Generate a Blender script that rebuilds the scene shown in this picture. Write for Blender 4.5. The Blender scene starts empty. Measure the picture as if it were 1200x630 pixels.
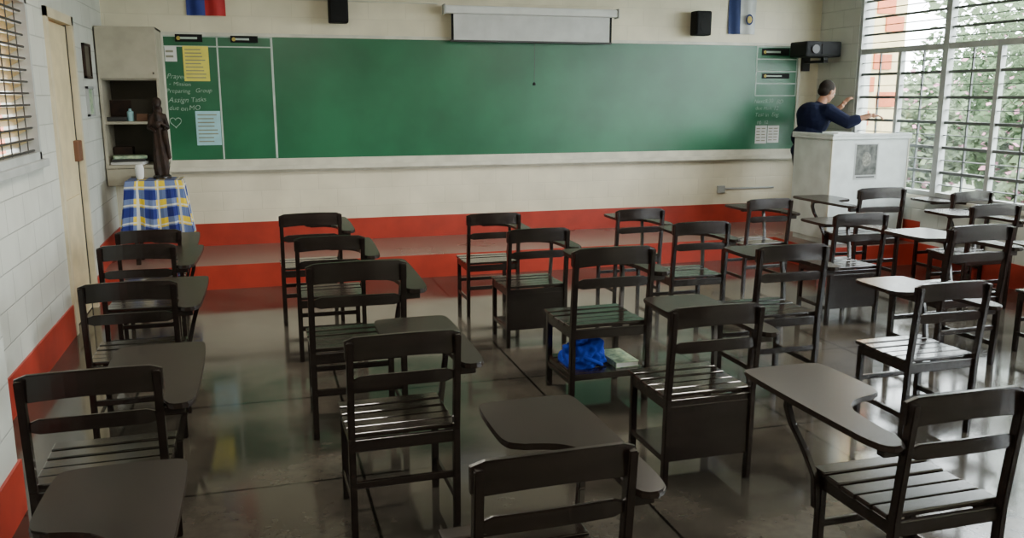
import bpy, bmesh, math, random
from mathutils import Vector, Matrix, noise
random.seed(7)
C = bpy.context.scene.collection
R = math.radians
# ------------------------------------------------------------------ camera
FPX, PITCH, YAW, CH = 1013.0, R(11.33), R(16.2), 1.8
cam_d = bpy.data.cameras.new('camera'); cam_d.sensor_width = 36; cam_d.lens = FPX/1200*36
cam = bpy.data.objects.new('camera', cam_d); C.objects.link(cam)
cam.location = (0, 0, CH); cam.rotation_euler = (math.pi/2-PITCH, 0, -YAW)
bpy.context.scene.camera = cam
Fv = Vector((math.sin(YAW)*math.cos(PITCH), math.cos(YAW)*math.cos(PITCH), -math.sin(PITCH)))
Rv = Vector((math.cos(YAW), -math.sin(YAW), 0))
Uv = Vector((math.sin(YAW)*math.sin(PITCH), math.cos(YAW)*math.sin(PITCH), math.cos(PITCH)))
def ray(u, v): return Fv + Rv*((u-600)/FPX) + Uv*((315-v)/FPX)
def at_z(u, v, z): d = ray(u, v); return Vector((0,0,CH)) + d*((z-CH)/d.z)
def at_y(u, v, y): d = ray(u, v); return Vector((0,0,CH)) + d*(y/d.y)

# ------------------------------------------------------------------ materials
def mat(name, col, rough=.6, col2=None, nscale=6, bump=0, bscale=40, spec=.5, metal=0, stretch=None, rough2=None, detail=6, coat=0):
    m = bpy.data.materials.new(name); m.use_nodes = True
    nt = m.node_tree; b = nt.nodes['Principled BSDF']
    b.inputs['Base Color'].default_value = (*col, 1); b.inputs['Roughness'].default_value = rough
    b.inputs['Metallic'].default_value = metal; b.inputs['Specular IOR Level'].default_value = spec
    if coat: b.inputs['Coat Weight'].default_value = coat; b.inputs['Coat Roughness'].default_value = .12
    tc = nt.nodes.new('ShaderNodeTexCoord'); mp = nt.nodes.new('ShaderNodeMapping')
    nt.links.new(tc.outputs['Object'], mp.inputs['Vector'])
    if stretch: mp.inputs['Scale'].default_value = stretch
    if col2 is None: col2 = tuple(c*.82 for c in col)
    n = nt.nodes.new('ShaderNodeTexNoise'); n.inputs['Scale'].default_value = nscale; n.inputs['Detail'].default_value = detail
    nt.links.new(mp.outputs[0], n.inputs['Vector'])
    cr = nt.nodes.new('ShaderNodeValToRGB'); cr.color_ramp.elements[0].position = .35; cr.color_ramp.elements[1].position = .65
    cr.color_ramp.elements[0].color = (*col2, 1); cr.color_ramp.elements[1].color = (*col, 1)
    nt.links.new(n.outputs['Fac'], cr.inputs[0]); nt.links.new(cr.outputs[0], b.inputs['Base Color'])
    if rough2 is not None:
        mr = nt.nodes.new('ShaderNodeMapRange'); mr.inputs[1].default_value = .35; mr.inputs[2].default_value = .65
        mr.inputs[3].default_value = rough2; mr.inputs[4].default_value = rough
        nt.links.new(n.outputs['Fac'], mr.inputs[0]); nt.links.new(mr.outputs[0], b.inputs['Roughness'])
    if bump:
        n2 = nt.nodes.new('ShaderNodeTexNoise'); n2.inputs['Scale'].default_value = bscale; n2.inputs['Detail'].default_value = 3
        nt.links.new(mp.outputs[0], n2.inputs['Vector'])
        bp = nt.nodes.new('ShaderNodeBump'); bp.inputs['Strength'].default_value = bump; bp.inputs['Distance'].default_value = .01
        nt.links.new(n2.outputs['Fac'], bp.inputs['Height']); nt.links.new(bp.outputs[0], b.inputs['Normal'])
    m['ramp'] = cr.name
    return m
def block_wall(name, col, axis, bw=.4, bh=.2, grout=.75, strength=.5):
    m = mat(name, col, .5, tuple(c*.86 for c in col), 2.5)
    nt = m.node_tree; b = nt.nodes['Principled BSDF']
    tc = nt.nodes.new('ShaderNodeTexCoord'); sx = nt.nodes.new('ShaderNodeSeparateXYZ'); cx = nt.nodes.new('ShaderNodeCombineXYZ')
    nt.links.new(tc.outputs['Object'], sx.inputs[0]); nt.links.new(sx.outputs[axis], cx.inputs[0]); nt.links.new(sx.outputs['Z'], cx.inputs[1])
    br = nt.nodes.new('ShaderNodeTexBrick'); br.inputs['Scale'].default_value = 1
    br.inputs['Brick Width'].default_value = bw; br.inputs['Row Height'].default_value = bh
    br.inputs['Mortar Size'].default_value = .006; br.inputs['Mortar Smooth'].default_value = .6
    br.inputs['Color1'].default_value = (1,1,1,1); br.inputs['Color2'].default_value = (.95,.95,.95,1); br.inputs['Mortar'].default_value = (grout,)*3+(1,)
    nt.links.new(cx.outputs[0], br.inputs['Vector'])
    mx = nt.nodes.new('ShaderNodeMixRGB'); mx.blend_type = 'MULTIPLY'; mx.inputs[0].default_value = 1
    cr = nt.nodes[m['ramp']]; nt.links.new(cr.outputs[0], mx.inputs[1]); nt.links.new(br.outputs['Color'], mx.inputs[2])
    nt.links.new(mx.outputs[0], b.inputs['Base Color'])
    iv = nt.nodes.new('ShaderNodeMath'); iv.operation = 'SUBTRACT'; iv.inputs[0].default_value = 1; nt.links.new(br.outputs['Fac'], iv.inputs[1])
    bp = nt.nodes.new('ShaderNodeBump'); bp.inputs['Strength'].default_value = strength; bp.inputs['Distance'].default_value = .01
    nt.links.new(iv.outputs[0], bp.inputs['Height']); nt.links.new(bp.outputs[0], b.inputs['Normal'])
    return m
M = {}
M['wood'] = mat('dark_lacquered_wood', (.014,.0085,.007), .26, (.009,.0058,.005), 4, .02, 60, stretch=(1,6,6), rough2=.22, coat=.25, detail=3)
M['tablet'] = mat('worn_tablet_wood', (.026,.0175,.014), .27, (.016,.011,.009), 7, .012, 260, stretch=(1,.35,1), spec=.32, detail=8)
M['slat'] = mat('seat_slat_wood', (.023,.015,.0115), .22, (.012,.008,.006), 7, .03, 60, stretch=(1,7,7), rough2=.17, coat=.5, detail=3)
M['front'] = block_wall('front_wall_paint', (.80,.74,.56), 'X', .4, .2, .93, .25)
M['side'] = block_wall('side_wall_block_paint', (.58,.60,.55), 'Y', .4, .2, .78, .6)
M['ceil'] = mat('ceiling_paint', (.75,.74,.69), .8)
M['red'] = mat('red_gloss_paint', (.42,.040,.023), .40, (.33,.032,.019), 5)
M['plat'] = mat('worn_red_cement', (.21,.130,.105), .30, (.185,.108,.086), 1.2, rough2=.27, detail=2)
M['creamd'] = mat('door_paint', (.68,.58,.36), .45)
M['doorframe'] = mat('door_frame_paint', (.62,.55,.38), .5)
M['offwhite'] = mat('offwhite_paint', (.66,.65,.55), .5)
M['grey'] = mat('grey_painted_metal', (.40,.42,.41), .45)
M['barmetal'] = mat('window_bar_paint', (.10,.11,.11), .5)
M['dgrey'] = mat('dark_metal', (.03,.03,.03), .45)
M['blackp'] = mat('black_plastic', (.006,.0065,.007), .7, spec=.25)
M['white'] = mat('white_paper', (.75,.76,.74), .7, (.68,.69,.68))
M['screen'] = mat('projector_screen_fabric', (.60,.61,.60), .6, (.52,.53,.52))
M['yellow'] = mat('yellow_paper', (.82,.74,.12), .7)
M['bluep'] = mat('pale_blue_paper', (.36,.64,.70), .7)
M['ink'] = mat('printed_ink', (.08,.08,.08), .7)
M['inkfaint'] = mat('faint_ink', (.28,.28,.2), .7)
M['chalk'] = mat('chalk', (.48,.60,.52), .9, (.18,.32,.23), 90)
M['tape'] = mat('white_tape', (.50,.60,.54), .7)
M['board'] = mat('green_chalkboard', (.014,.145,.062), .34, (.008,.098,.041), 1.3, .06, 70, detail=12)
M['trayc'] = mat('board_ledge_paint', (.66,.63,.51), .5)
M['cab'] = mat('cabinet_paint', (.42,.39,.30), .5)
M['cabin'] = mat('cabinet_inside', (.08,.070,.05), .6)
M['lect'] = mat('lectern_paint', (.60,.65,.64), .4)
M['leaf'] = mat('leaf_green_hazed', (.080,.115,.062), .9, (.040,.062,.032), 2, spec=.05)  # green lightened so the outdoor haze sits in the leaf colour
M['leaf2'] = mat('leaf_pale_hazed', (.17,.215,.135), .9, (.09,.125,.072), 2, spec=.05)  # paler green, window haze mixed into its base colour
M['flower'] = mat('pink_petals', (.52,.24,.32), .9, spec=.05)
M['bark'] = mat('bark', (.07,.05,.04), .9)
M['ground'] = mat('outside_ground', (.22,.24,.17), .9, (.13,.16,.10), .6)
M['terra'] = mat('terracotta', (.48,.11,.035), .7)
M['extwall'] = mat('exterior_cream_paint', (.62,.50,.26), .7)
M['extyellow'] = mat('exterior_yellow_paint', (.34,.20,.045), .8)
M['extorange'] = mat('exterior_orange_paint', (.32,.06,.02), .8)
M['louv'] = mat('amber_louver', (.52,.38,.13), .3)
M['skin'] = mat('skin', (.42,.21,.13), .5)
M['shirt'] = mat('navy_shirt', (.006,.009,.032), .9, spec=.2)
M['trouser'] = mat('dark_trousers', (.02,.02,.022), .8)
M['hair'] = mat('dark_short_hair', (.026,.019,.015), .8, (.010,.008,.006), 70, spec=.2)
M['statue'] = mat('carved_brown_wood', (.034,.016,.009), .6, (.013,.007,.005), 14, spec=.3)
M['brown'] = mat('brown_card', (.16,.07,.035), .6)
M['bag'] = mat('blue_fabric', (.012,.050,.46), .85, (.008,.03,.32), 9, .3, 40, spec=.2)
M['bookc'] = mat('pale_green_cover', (.46,.56,.36), .5, (.16,.26,.18), 30)
M['fblue'] = mat('flag_blue', (.02,.04,.26), .7); M['fred'] = mat('flag_red', (.50,.02,.025), .7)
M['navy'] = mat('flag_navy', (.012,.03,.13), .7); M['fwhite'] = mat('flag_white', (.62,.64,.64), .7); M['gold'] = mat('flag_gold', (.5,.38,.08), .6)
M['eye'] = mat('eye_white', (.6,.6,.58), .3)
# floor
def floor_mat():
    m = mat('polished_concrete', (.078,.066,.053), .16, (.032,.027,.022), 1.9, .012, 8, rough2=.07, detail=9, spec=.7)
    nt = m.node_tree; b = nt.nodes['Principled BSDF']; cr = nt.nodes[m['ramp']]
    tc = nt.nodes.new('ShaderNodeTexCoord'); mp = nt.nodes.new('ShaderNodeMapping'); mp.inputs['Location'].default_value = (-1.6+1.2*3, -.35, 0)
    nt.links.new(tc.outputs['Object'], mp.inputs[0])
    br = nt.nodes.new('ShaderNodeTexBrick'); br.offset = 0; br.inputs['Scale'].default_value = 1
    br.inputs['Brick Width'].default_value = 1.2; br.inputs['Row Height'].default_value = 1.2; br.inputs['Mortar Size'].default_value = .008
    br.inputs['Color1'].default_value = (1.05,1.05,1.0,1); br.inputs['Color2'].default_value = (.84,.86,.86,1); br.inputs['Mortar'].default_value = (.12,.12,.12,1)
    nt.links.new(mp.outputs[0], br.inputs['Vector'])
    n3 = nt.nodes.new('ShaderNodeTexNoise'); n3.inputs['Scale'].default_value = 22; n3.inputs['Detail'].default_value = 10
    nt.links.new(tc.outputs['Object'], n3.inputs['Vector'])
    r3 = nt.nodes.new('ShaderNodeMapRange'); r3.inputs[1].default_value=.3; r3.inputs[2].default_value=.7; r3.inputs[3].default_value=.85; r3.inputs[4].default_value=1.15
    nt.links.new(n3.outputs['Fac'], r3.inputs[0])
    mx = nt.nodes.new('ShaderNodeMixRGB'); mx.blend_type='MULTIPLY'; mx.inputs[0].default_value=1
    nt.links.new(cr.outputs[0], mx.inputs[1]); nt.links.new(br.outputs['Color'], mx.inputs[2])
    m2 = nt.nodes.new('ShaderNodeMixRGB'); m2.blend_type='MULTIPLY'; m2.inputs[0].default_value=1
    nt.links.new(mx.outputs[0], m2.inputs[1]); nt.links.new(r3.outputs[0], m2.inputs[2]); nt.links.new(m2.outputs[0], b.inputs['Base Color'])
    return m
M['floor'] = floor_mat()
def plaid_mat():
    m = bpy.data.materials.new('plaid_cloth'); m.use_nodes = True; nt = m.node_tree; b = nt.nodes['Principled BSDF']; b.inputs['Roughness'].default_value=.8
    tc = nt.nodes.new('ShaderNodeTexCoord'); s = nt.nodes.new('ShaderNodeSeparateXYZ'); nt.links.new(tc.outputs['UV'], s.inputs[0])
    def mth(op, a, c=None):
        n = nt.nodes.new('ShaderNodeMath'); n.operation = op
        for i, q in enumerate((a, c)):
            if q is None: continue
            if isinstance(q, (int, float)): n.inputs[i].default_value = q
            else: nt.links.new(q, n.inputs[i])
        return n.outputs[0]
    def stripe(o, per, w, off): return mth('LESS_THAN', mth('FRACT', mth('ADD', mth('DIVIDE', o, per), off)), w)
    def mix(f, a, c):
        n = nt.nodes.new('ShaderNodeMixRGB'); nt.links.new(f, n.inputs[0])
        for i, q in ((1, a), (2, c)):
            if isinstance(q, tuple): n.inputs[i].default_value = (*q, 1)
            else: nt.links.new(q, n.inputs[i])
        return n.outputs[0]
    P = .17; X, Z = s.outputs['X'], s.outputs['Y']
    bx_, bz_ = stripe(X, P, .52, 10.1), stripe(Z, P, .52, 10.0)
    wx_, wz_ = stripe(X, P, .09, 9.5), stripe(Z, P, .09, 9.4)
    c = mix(bx_, (.72,.52,.015), (.13,.18,.36)); c = mix(bz_, c, (.10,.15,.33)); c = mix(mth('MULTIPLY', bx_, bz_), c, (.006,.014,.16))
    white = mth('MAXIMUM', wx_, wz_)
    c = mix(mth('MULTIPLY', white, .8), c, (.66,.68,.62))
    nt.links.new(c, b.inputs['Base Color']); return m
M['plaid'] = plaid_mat()
def glass_mat():
    m = bpy.data.materials.new('window_glass'); m.use_nodes = True; nt = m.node_tree; nt.nodes.clear()
    o = nt.nodes.new('ShaderNodeOutputMaterial'); t = nt.nodes.new('ShaderNodeBsdfTransparent'); g = nt.nodes.new('ShaderNodeBsdfGlossy')
    t.inputs[0].default_value = (.97,.98,.97,1); g.inputs['Roughness'].default_value = .05
    x = nt.nodes.new('ShaderNodeMixShader'); x.inputs[0].default_value = .07
    nt.links.new(t.outputs[0], x.inputs[1]); nt.links.new(g.outputs[0], x.inputs[2]); nt.links.new(x.outputs[0], o.inputs[0]); return m
M['glass'] = glass_mat()

# ------------------------------------------------------------------ mesh helpers
def merge(bm, t, mtx=None):
    if mtx is not None: bmesh.ops.transform(t, matrix=mtx, verts=t.verts)
    me = bpy.data.meshes.new('tmp'); t.to_mesh(me); t.free(); bm.from_mesh(me); bpy.data.meshes.remove(me)
def add_box(bm, x0,x1,y0,y1,z0,z1, bev=0.0, mtx=None):
    t = bmesh.new(); bmesh.ops.create_cube(t, size=1)
    for v in t.verts: v.co = Vector(((x0+x1)/2+v.co.x*(x1-x0), (y0+y1)/2+v.co.y*(y1-y0), (z0+z1)/2+v.co.z*(z1-z0)))
    if bev: bmesh.ops.bevel(t, geom=list(t.edges), offset=min(bev, .45*min(abs(x1-x0),abs(y1-y0),abs(z1-z0))), segments=2, affect='EDGES', profile=.6)
    merge(bm, t, mtx)
def loft(bm, rings, cap=True):
    vs = [[bm.verts.new(p) for p in r] for r in rings]; n = len(rings[0])
    for a, b in zip(vs, vs[1:]):
        for i in range(n): bm.faces.new((a[i], a[(i+1)%n], b[(i+1)%n], b[i]))
    if cap: bm.faces.new(vs[0][::-1]); bm.faces.new(vs[-1])
def post(bm, pts, w, d, bev=.004):
    t = bmesh.new()
    loft(t, [[Vector(p)+Vector((sx*w/2, sy*d/2, 0)) for sx, sy in ((-1,-1),(1,-1),(1,1),(-1,1))] for p in pts])
    bmesh.ops.bevel(t, geom=list(t.edges), offset=bev, segments=2, affect='EDGES'); merge(bm, t)
def tube(bm, pts, r, n=8):
    pts = [Vector(p) for p in pts]; rings = []
    for i, p in enumerate(pts):
        d = (pts[min(i+1,len(pts)-1)]-pts[max(i-1,0)]).normalized()
        a = Vector((0,0,1)) if abs(d.z) < .9 else Vector((1,0,0))
        u = d.cross(a).normalized(); w = d.cross(u).normalized()
        rr = r[i] if isinstance(r, (list,tuple)) else r
        rings.append([p+u*math.cos(2*math.pi*k/n)*rr+w*math.sin(2*math.pi*k/n)*rr for k in range(n)])
    loft(bm, rings)
def chaikin(p, it=2):
    for _ in range(it):
        q = []
        for i in range(len(p)):
            a, b = Vector(p[i]), Vector(p[(i+1)%len(p)]); q += [a*.75+b*.25, a*.25+b*.75]
        p = q
    return p
def prism(bm, outline, z0, z1, bev=.004):
    t = bmesh.new(); loft(t, [[Vector((p[0],p[1],z)) for p in outline] for z in (z0,z1)])
    if bev:
        eds = [e for e in t.edges if abs(e.verts[0].co.z-e.verts[1].co.z) < 1e-6]
        bmesh.ops.bevel(t, geom=eds, offset=bev, segments=2, affect='EDGES')
    merge(bm, t)
def rail(bm, x0, x1, zlo, zhi, yf, th, n=12):
    t = bmesh.new(); rings = []
    for i in range(n+1):
        x = x0+(x1-x0)*i/n; s = 1-(2*i/n-1)**2
        y = yf(s); e = .012*(1 if i in (0,n) else 0)
        rings.append([Vector((x,y-th/2,zlo(s)+e)), Vector((x,y+th/2,zlo(s)+e)), Vector((x,y+th/2,zhi(s)-e)), Vector((x,y-th/2,zhi(s)-e))])
    loft(t, rings); bmesh.ops.recalc_face_normals(t, faces=t.faces)
    eds = [e for e in t.edges if abs(e.verts[0].co.x-e.verts[1].co.x) > 1e-4]
    bmesh.ops.bevel(t, geom=eds, offset=.004, segments=2, affect='EDGES'); merge(bm, t)
def ell(bm, c, r, rot=None, seg=16):
    t = bmesh.new(); bmesh.ops.create_uvsphere(t, u_segments=seg, v_segments=max(6,seg//2+2), radius=1)
    m = Matrix.Translation(c) @ (rot.to_4x4() if rot else Matrix()) @ Matrix.Diagonal((*(r if hasattr(r,'__len__') else (r,r,r)),1))
    merge(bm, t, m)
def cap(bm, p0, r0, p1, r1, n=5):
    p0, p1 = Vector(p0), Vector(p1)
    ell(bm, p0, r0, seg=12); ell(bm, p1, r1, seg=12); tube(bm, [p0, p1], [r0, r1], 12)
def obj(name, bm, m, parent=None, smooth=False, loc=None):
    if isinstance(bm, bpy.types.Mesh): me = bm
    else:
        bmesh.ops.recalc_face_normals(bm, faces=bm.faces)
        me = bpy.data.meshes.new(name); bm.to_mesh(me); bm.free()
        if smooth:
            for p in me.polygons: p.use_smooth = True
    if not me.materials: me.materials.append(m)
    o = bpy.data.objects.new(name, me); C.objects.link(o)
    if parent: o.parent = parent
    if loc is not None: o.location = loc
    return o
def recentre(o):
    vs = o.data.vertices; xs=[v.co.x for v in vs]; ys=[v.co.y for v in vs]; zs=[v.co.z for v in vs]
    c = Vector(((min(xs)+max(xs))/2,(min(ys)+max(ys))/2,min(zs)))
    o.data.transform(Matrix.Translation(-c)); o.location = o.location + c
    return o
def tag(o, label, cat, group=None):
    o['label'] = label; o['category'] = cat
    if group: o['group'] = group
    return o
def thing(name, label, cat, loc=(0,0,0), rotz=0, group=None):
    o = bpy.data.objects.new(name, None); C.objects.link(o); o.location = loc; o.rotation_euler = (0,0,rotz)
    o.empty_display_size = .1
    return tag(o, label, cat, group)
def struct(name, bm, m, parent=None, label=None):
    o = obj(name, bm, m, parent)
    if not parent: o['kind'] = 'structure'
    if label: o['label'] = label
    return o
def NB(): return bmesh.new()
def box1(*a, bev=0): b = NB(); add_box(b, *a, bev=bev); return b
def boxes(lst, bev=0):
    b = NB()
    for a in lst: add_box(b, *a, bev=bev)
    return b
def off(o):
    o.data.transform(Matrix.Translation(-o.parent.location)); return o
def text(name, body, size, loc, m, parent=None, shear=0, ext=.0005, rz=0):
    cu = bpy.data.curves.new('txt','FONT'); cu.body = body; cu.size = size; cu.shear = shear; cu.extrude = ext; cu.resolution_u = 3; cu.offset = -.0005
    t = bpy.data.objects.new('txt', cu); me = bpy.data.meshes.new_from_object(t); bpy.data.objects.remove(t)
    me.transform(Matrix.Translation(loc) @ Matrix.Rotation(math.pi/2,4,'X') @ Matrix.Rotation(rz,4,'Z'))
    if parent: me.transform(Matrix.Translation(-parent.location))
    me.materials.clear(); me.materials.append(m)
    return obj(name, me, m, parent)

# ------------------------------------------------------------------ room
XL, XR, YF, YB, ZC = -1.43, 6.81, 9.64, -1.2, 3.25
PH = .229
struct('floor', box1(XL-.2, XR+.2, YB-.2, YF+.2, -.12, 0), M['floor'])
struct('ceiling', box1(XL-.2, XR+.2, YB-.2, YF+.2, ZC, ZC+.12), M['ceil'])
struct('wall_front', box1(XL-.2, XR+.2, YF, YF+.2, 0, ZC), M['front'])
struct('wall_back', box1(XL-.2, XR+.2, YB-.2, YB, 0, ZC), M['front'])
WY0, WY1, WZ0, WZ1 = 4.75, 6.56, 1.38, 2.44      # left window
DY0, DY1, DZ = 7.14, 8.0, 2.36
g = .07
struct('wall_left', boxes([(XL-.2,XL,YB,WY0,0,ZC),(XL-.2,XL,WY0,WY1,0,WZ0),(XL-.2,XL,WY0,WY1,WZ1,ZC),(XL-.2,XL,WY1,DY0-g,0,ZC),
    (XL-.2,XL,DY0-g,DY1+g,DZ+g,ZC),(XL-.2,XL,DY1+g,YF,0,ZC)]), M['side'])
struct('trim_1', box1(XL,-1.085,3.25,4.0,0,ZC, bev=.01), M['side'])
struct('baseboard_left', boxes([(XL,XL+.012,4.0,DY0-g,0,.24),(XL,XL+.012,DY1+g,8.45,0,.24),(XL,-1.073,3.24,4.012,0,.24),(XL,XL+.012,YB,3.24,0,.24),(XL,XL+.012,8.45,YF,PH,.468)]), M['red'])
RY0, RY1, RZ0, RZ1 = -.62, 8.90, .75, 3.05
struct('wall_right', boxes([(XR,XR+.2,RY1,YF,0,ZC),(XR,XR+.2,YB,RY0,0,ZC),(XR,XR+.2,RY0,RY1,0,RZ0),(XR,XR+.2,RY0,RY1,RZ1,ZC)]), M['side'])
struct('baseboard_right', boxes([(XR-.012,XR,YB,7.65,0,.24),(XR-.012,XR,7.65,YF,PH,.468)]), M['red'])
struct('baseboard_front', box1(XL,XR,YF-.012,YF,PH,.468), M['red'])
struct('floor_platform', boxes([(XL,XR,8.46,YF,0,PH),(5.56,XR,7.66,8.47,0,PH)]), M['plat'])
struct('trim_2', boxes([(XL,5.56,8.45,8.462,0,PH+.002),(5.55,XR,7.65,7.662,0,PH+.002),(5.55,5.562,7.65,8.45,0,PH+.002)]), M['red'])
# left window
w = struct('window_1', boxes([(XL-.16,XL+.015,WY0,WY0+.05,WZ0,WZ1),(XL-.16,XL+.015,WY1-.05,WY1,WZ0,WZ1),(XL-.16,XL+.015,WY0,WY1,WZ0,WZ0+.05),
   (XL-.16,XL+.015,WY0,WY1,WZ1-.05,WZ1),(XL-.10,XL-.02,(WY0+WY1)/2-.02,(WY0+WY1)/2+.02,WZ0,WZ1)]), M['grey'])
b = NB(); z = WZ0+.10
while z < WZ1-.05:
    add_box(b, -.045,.045, WY0+.05, WY1-.05, -.004, .004, mtx=Matrix.Translation((XL-.09,0,z)) @ Matrix.Rotation(R(-28),4,'Y')); z += .075
struct('window_louver', b, M['louv'], w)
b = NB(); z = WZ0+.06
while z < WZ1-.03:
    tube(b, [(XL-.02,WY0+.05,z),(XL-.02,WY1-.05,z)], .008, 6); z += .075
for k in range(1,9): tube(b, [(XL-.02,WY0+(WY1-WY0)*k/9,WZ0+.04),(XL-.02,WY0+(WY1-WY0)*k/9,WZ1-.04)], .004, 6)
struct('window_bar', b, M['dgrey'], w)
struct('window_sill', box1(XL-.05,XL+.05,WY0-.04,WY1+.04,WZ0-.05,WZ0,bev=.006), M['grey'], w)
# door
d = struct('door_1', boxes([(XL-.2,XL+.02,DY0-g,DY0,0,DZ+g),(XL-.2,XL+.02,DY1,DY1+g,0,DZ+g),(XL-.2,XL+.02,DY0-g,DY1+g,DZ,DZ+g)]), M['doorframe'])
dl = struct('door_leaf', boxes([(XL-.07,XL-.03,DY0+.012,DY1-.012,0.01,DZ-.012),(XL-.032,XL-.02,DY0+.1,DY1-.1,.2,1.0),(XL-.032,XL-.02,DY0+.1,DY1-.1,1.15,2.2)]), M['creamd'], d)
struct('door_stop', boxes([(XL-.06,XL-.022,DY1-.012,DY1,0,DZ),(XL-.06,XL-.022,DY0,DY0+.012,0,DZ)]), M['dgrey'], d)
struct('door_latch', box1(XL-.03,XL+.02,DY1-.18,DY1-.03,1.27,1.44,bev=.01), M['brown'], dl)
# right windows
ys = [8.90-1.36*i for i in range(8)]
for i in range(7):
    y1, y0 = ys[i], ys[i+1]
    ym = (y0+y1)/2; X0, X1 = XR+.03, XR+.09
    fr = [(X0-.02,X1,y1-.045,y1,RZ0,RZ1),(X0-.02,X1,y0,y0+.03,RZ0,RZ1),(X0-.01,X1,y0,y1,RZ0,RZ0+.05),(X0-.01,X1,y0,y1,RZ1-.04,RZ1),(X0-.01,X1,y0,y1,2.27,2.33),(X0,X1,ym-.025,ym+.025,RZ0,2.3)]
    w = struct('window_%d'%(i+2), boxes(fr), M['grey'])
    b = NB()
    for k in range(1,12):
        z = RZ0+(2.3-RZ0)*k/12; h = .015 if k%2==0 else .004
        add_box(b, X0+.015, X1-.015, y0, y1, z-h, z+h)
    for k in range(1,8):
        z = 2.3+(RZ1-2.3)*k/8; h = .012 if k%2==0 else .004
        add_box(b, X0+.015, X1-.015, y0, y1, z-h, z+h)
    for yy in ((y0+ym)/2, (ym+y1)/2): add_box(b, X0+.02, X1-.02, yy-.008, yy+.008, RZ0, 2.3)
    struct('window_bar', b, M['barmetal'], w)
    struct('window_pane', box1(X1+.002,X1+.006,y0+.02,y1-.02,RZ0+.03,RZ1-.02), M['glass'], w)
struct('trim_3', box1(XR-.04,XR+.2,RY0,RY1,RZ0-.04,RZ0,bev=.006), M['offwhite'])

# ------------------------------------------------------------------ chalkboard
YW = YF
BX0, BX1 = -.897, 6.52
cb = thing('chalkboard', 'long green chalkboard with pale frame and ledge across the front wall', 'chalkboard', ((BX0+BX1)/2, YW, 1.0))
off(obj('writing_surface', box1(BX0+.02,BX1-.02,YW-.035,YW-.002,1.14,2.405), M['board'], cb))
off(obj('frame', boxes([(BX0,BX1,YW-.05,YW-.001,2.395,2.43),(BX0,BX0+.03,YW-.05,YW-.001,1.14,2.40),(BX1-.03,BX1,YW-.05,YW-.001,1.14,2.40)],bev=.004), M['offwhite'], cb))
off(obj('chalk_ledge', boxes([(BX0,BX1,YW-.05,YW-.001,1.0,1.145),(BX0,BX1,YW-.12,YW-.04,1.03,1.055),(BX0,BX1,YW-.125,YW-.112,1.03,1.075)],bev=.004), M['trayc'], cb))
YT = YW-.037
def wx(u, v): return at_y(u, v, YT)
xa, xb = wx(258,110).x, wx(321,110).x
xc = wx(886,90).x
zt = 2.395
tapes = [(xa-.008,xa+.008,YT-.001,YT+.001,1.15,zt),(xb-.011,xb+.011,YT-.001,YT+.001,1.15,zt),(BX0+.03,xb,YT-.001,YT+.001,2.285,2.297),(BX0+.03,xb,YT-.001,YT+.001,zt-.012,zt)]
zr0 = wx(900,112).z
tapes += [(xc-.007,xc+.007,YT-.001,YT+.001,zr0,zt)]
for k in range(5):
    zz = zr0+(zt-.01-zr0)*k/4; tapes.append((xc,BX1-.03,YT-.001,YT+.001,zz-.006,zz+.006))
tapes.append((BX1-.05,BX1-.036,YT-.001,YT+.001,zr0,zt))
for t_ in tapes: off(obj('tape_line', box1(*t_), M['tape'], cb))
for s, u, v, size in [("Prayer",195,91,.072),("- Mission",198,100,.060),("Preparing Group",195,109,.060),("Assign Tasks",197,119,.070),("due on MO",198,129,.068),
         ("Next 8:30 BD",883,121,.072),("due Mon. 12",885,129,.066),("Test in Eng.",884,137,.070),("pg. 12",887,144.5,.060)]:
    p = wx(u, v)
    for wd_ in s.split(' '):
        text('chalk_writing', wd_, size*random.uniform(.92,1.08), (p.x, YT-.0015, p.z+random.uniform(-.007,.007)), M['chalk'], cb, shear=random.uniform(.05,.4), rz=random.uniform(-.05,.09)); p = p+Vector((size*(.49*len(wd_)+.2),0,0))
b = NB(); p = wx(206,143)
hp = []
for k in range(25):
    a = 2*math.pi*k/24; hp.append((p.x+.055*math.sin(a)**3, YT-.003, p.z+.0036*(13*math.cos(a)-5*math.cos(2*a)-2*math.cos(3*a)-math.cos(4*a))))
tube(b, hp, .0035, 5); off(obj('chalk_heart', b, M['chalk'], cb))
def placard(name, u0,v0,u1,v1, m, label, cat, lines=0, lm=None, Y=YT-.0015, cols=1):
    a, c = at_y(u0,(v0+v1)/2,Y), at_y(u1,(v0+v1)/2,Y); t, bo = at_y((u0+u1)/2,v0,Y), at_y((u0+u1)/2,v1,Y)
    x0,x1,z1,z0 = a.x,c.x,t.z,bo.z
    r = thing(name, label, cat, ((x0+x1)/2, Y, z0))
    off(obj('sheet', box1(x0,x1,Y-.0015,Y,z0,z1), m, r))
    if lines:
        b = NB(); w_ = x1-x0; h = z1-z0
        for k in range(lines):
            zz = z1-h*(k+1)/(lines+1); th = h*.14/lines
            for c_ in range(cols):
                xs = x0+w_*(.08+.9*c_/cols); xe = xs+w_*(.84/cols-.03)*random.uniform(.72,1)
                add_box(b, xs, xe, Y-.003, Y-.001, zz-th, zz+th)
        off(obj('printed_text', b, lm or M['inkfaint'], r))
    return r
placard('notice_paper',215,54,245,95,M['yellow'],'yellow notice sheet stuck on the upper left of the chalkboard','notice',9)
placard('notice_paper',230,130,259,170,M['bluep'],'pale blue notice sheet low on the left end of the chalkboard','notice',8)
placard('notice_paper',193,54,207,72,M['white'],'small white slip at the top left corner of the chalkboard','notice',2)
placard('notice_paper',885,147,898.3,168,M['white'],'left one of two white sheets low on the right end of the chalkboard','notice',5,cols=2)
placard('notice_paper',899.3,147,912.5,167,M['white'],'right one of two white sheets low on the right end of the chalkboard','notice',5,cols=2)
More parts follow.
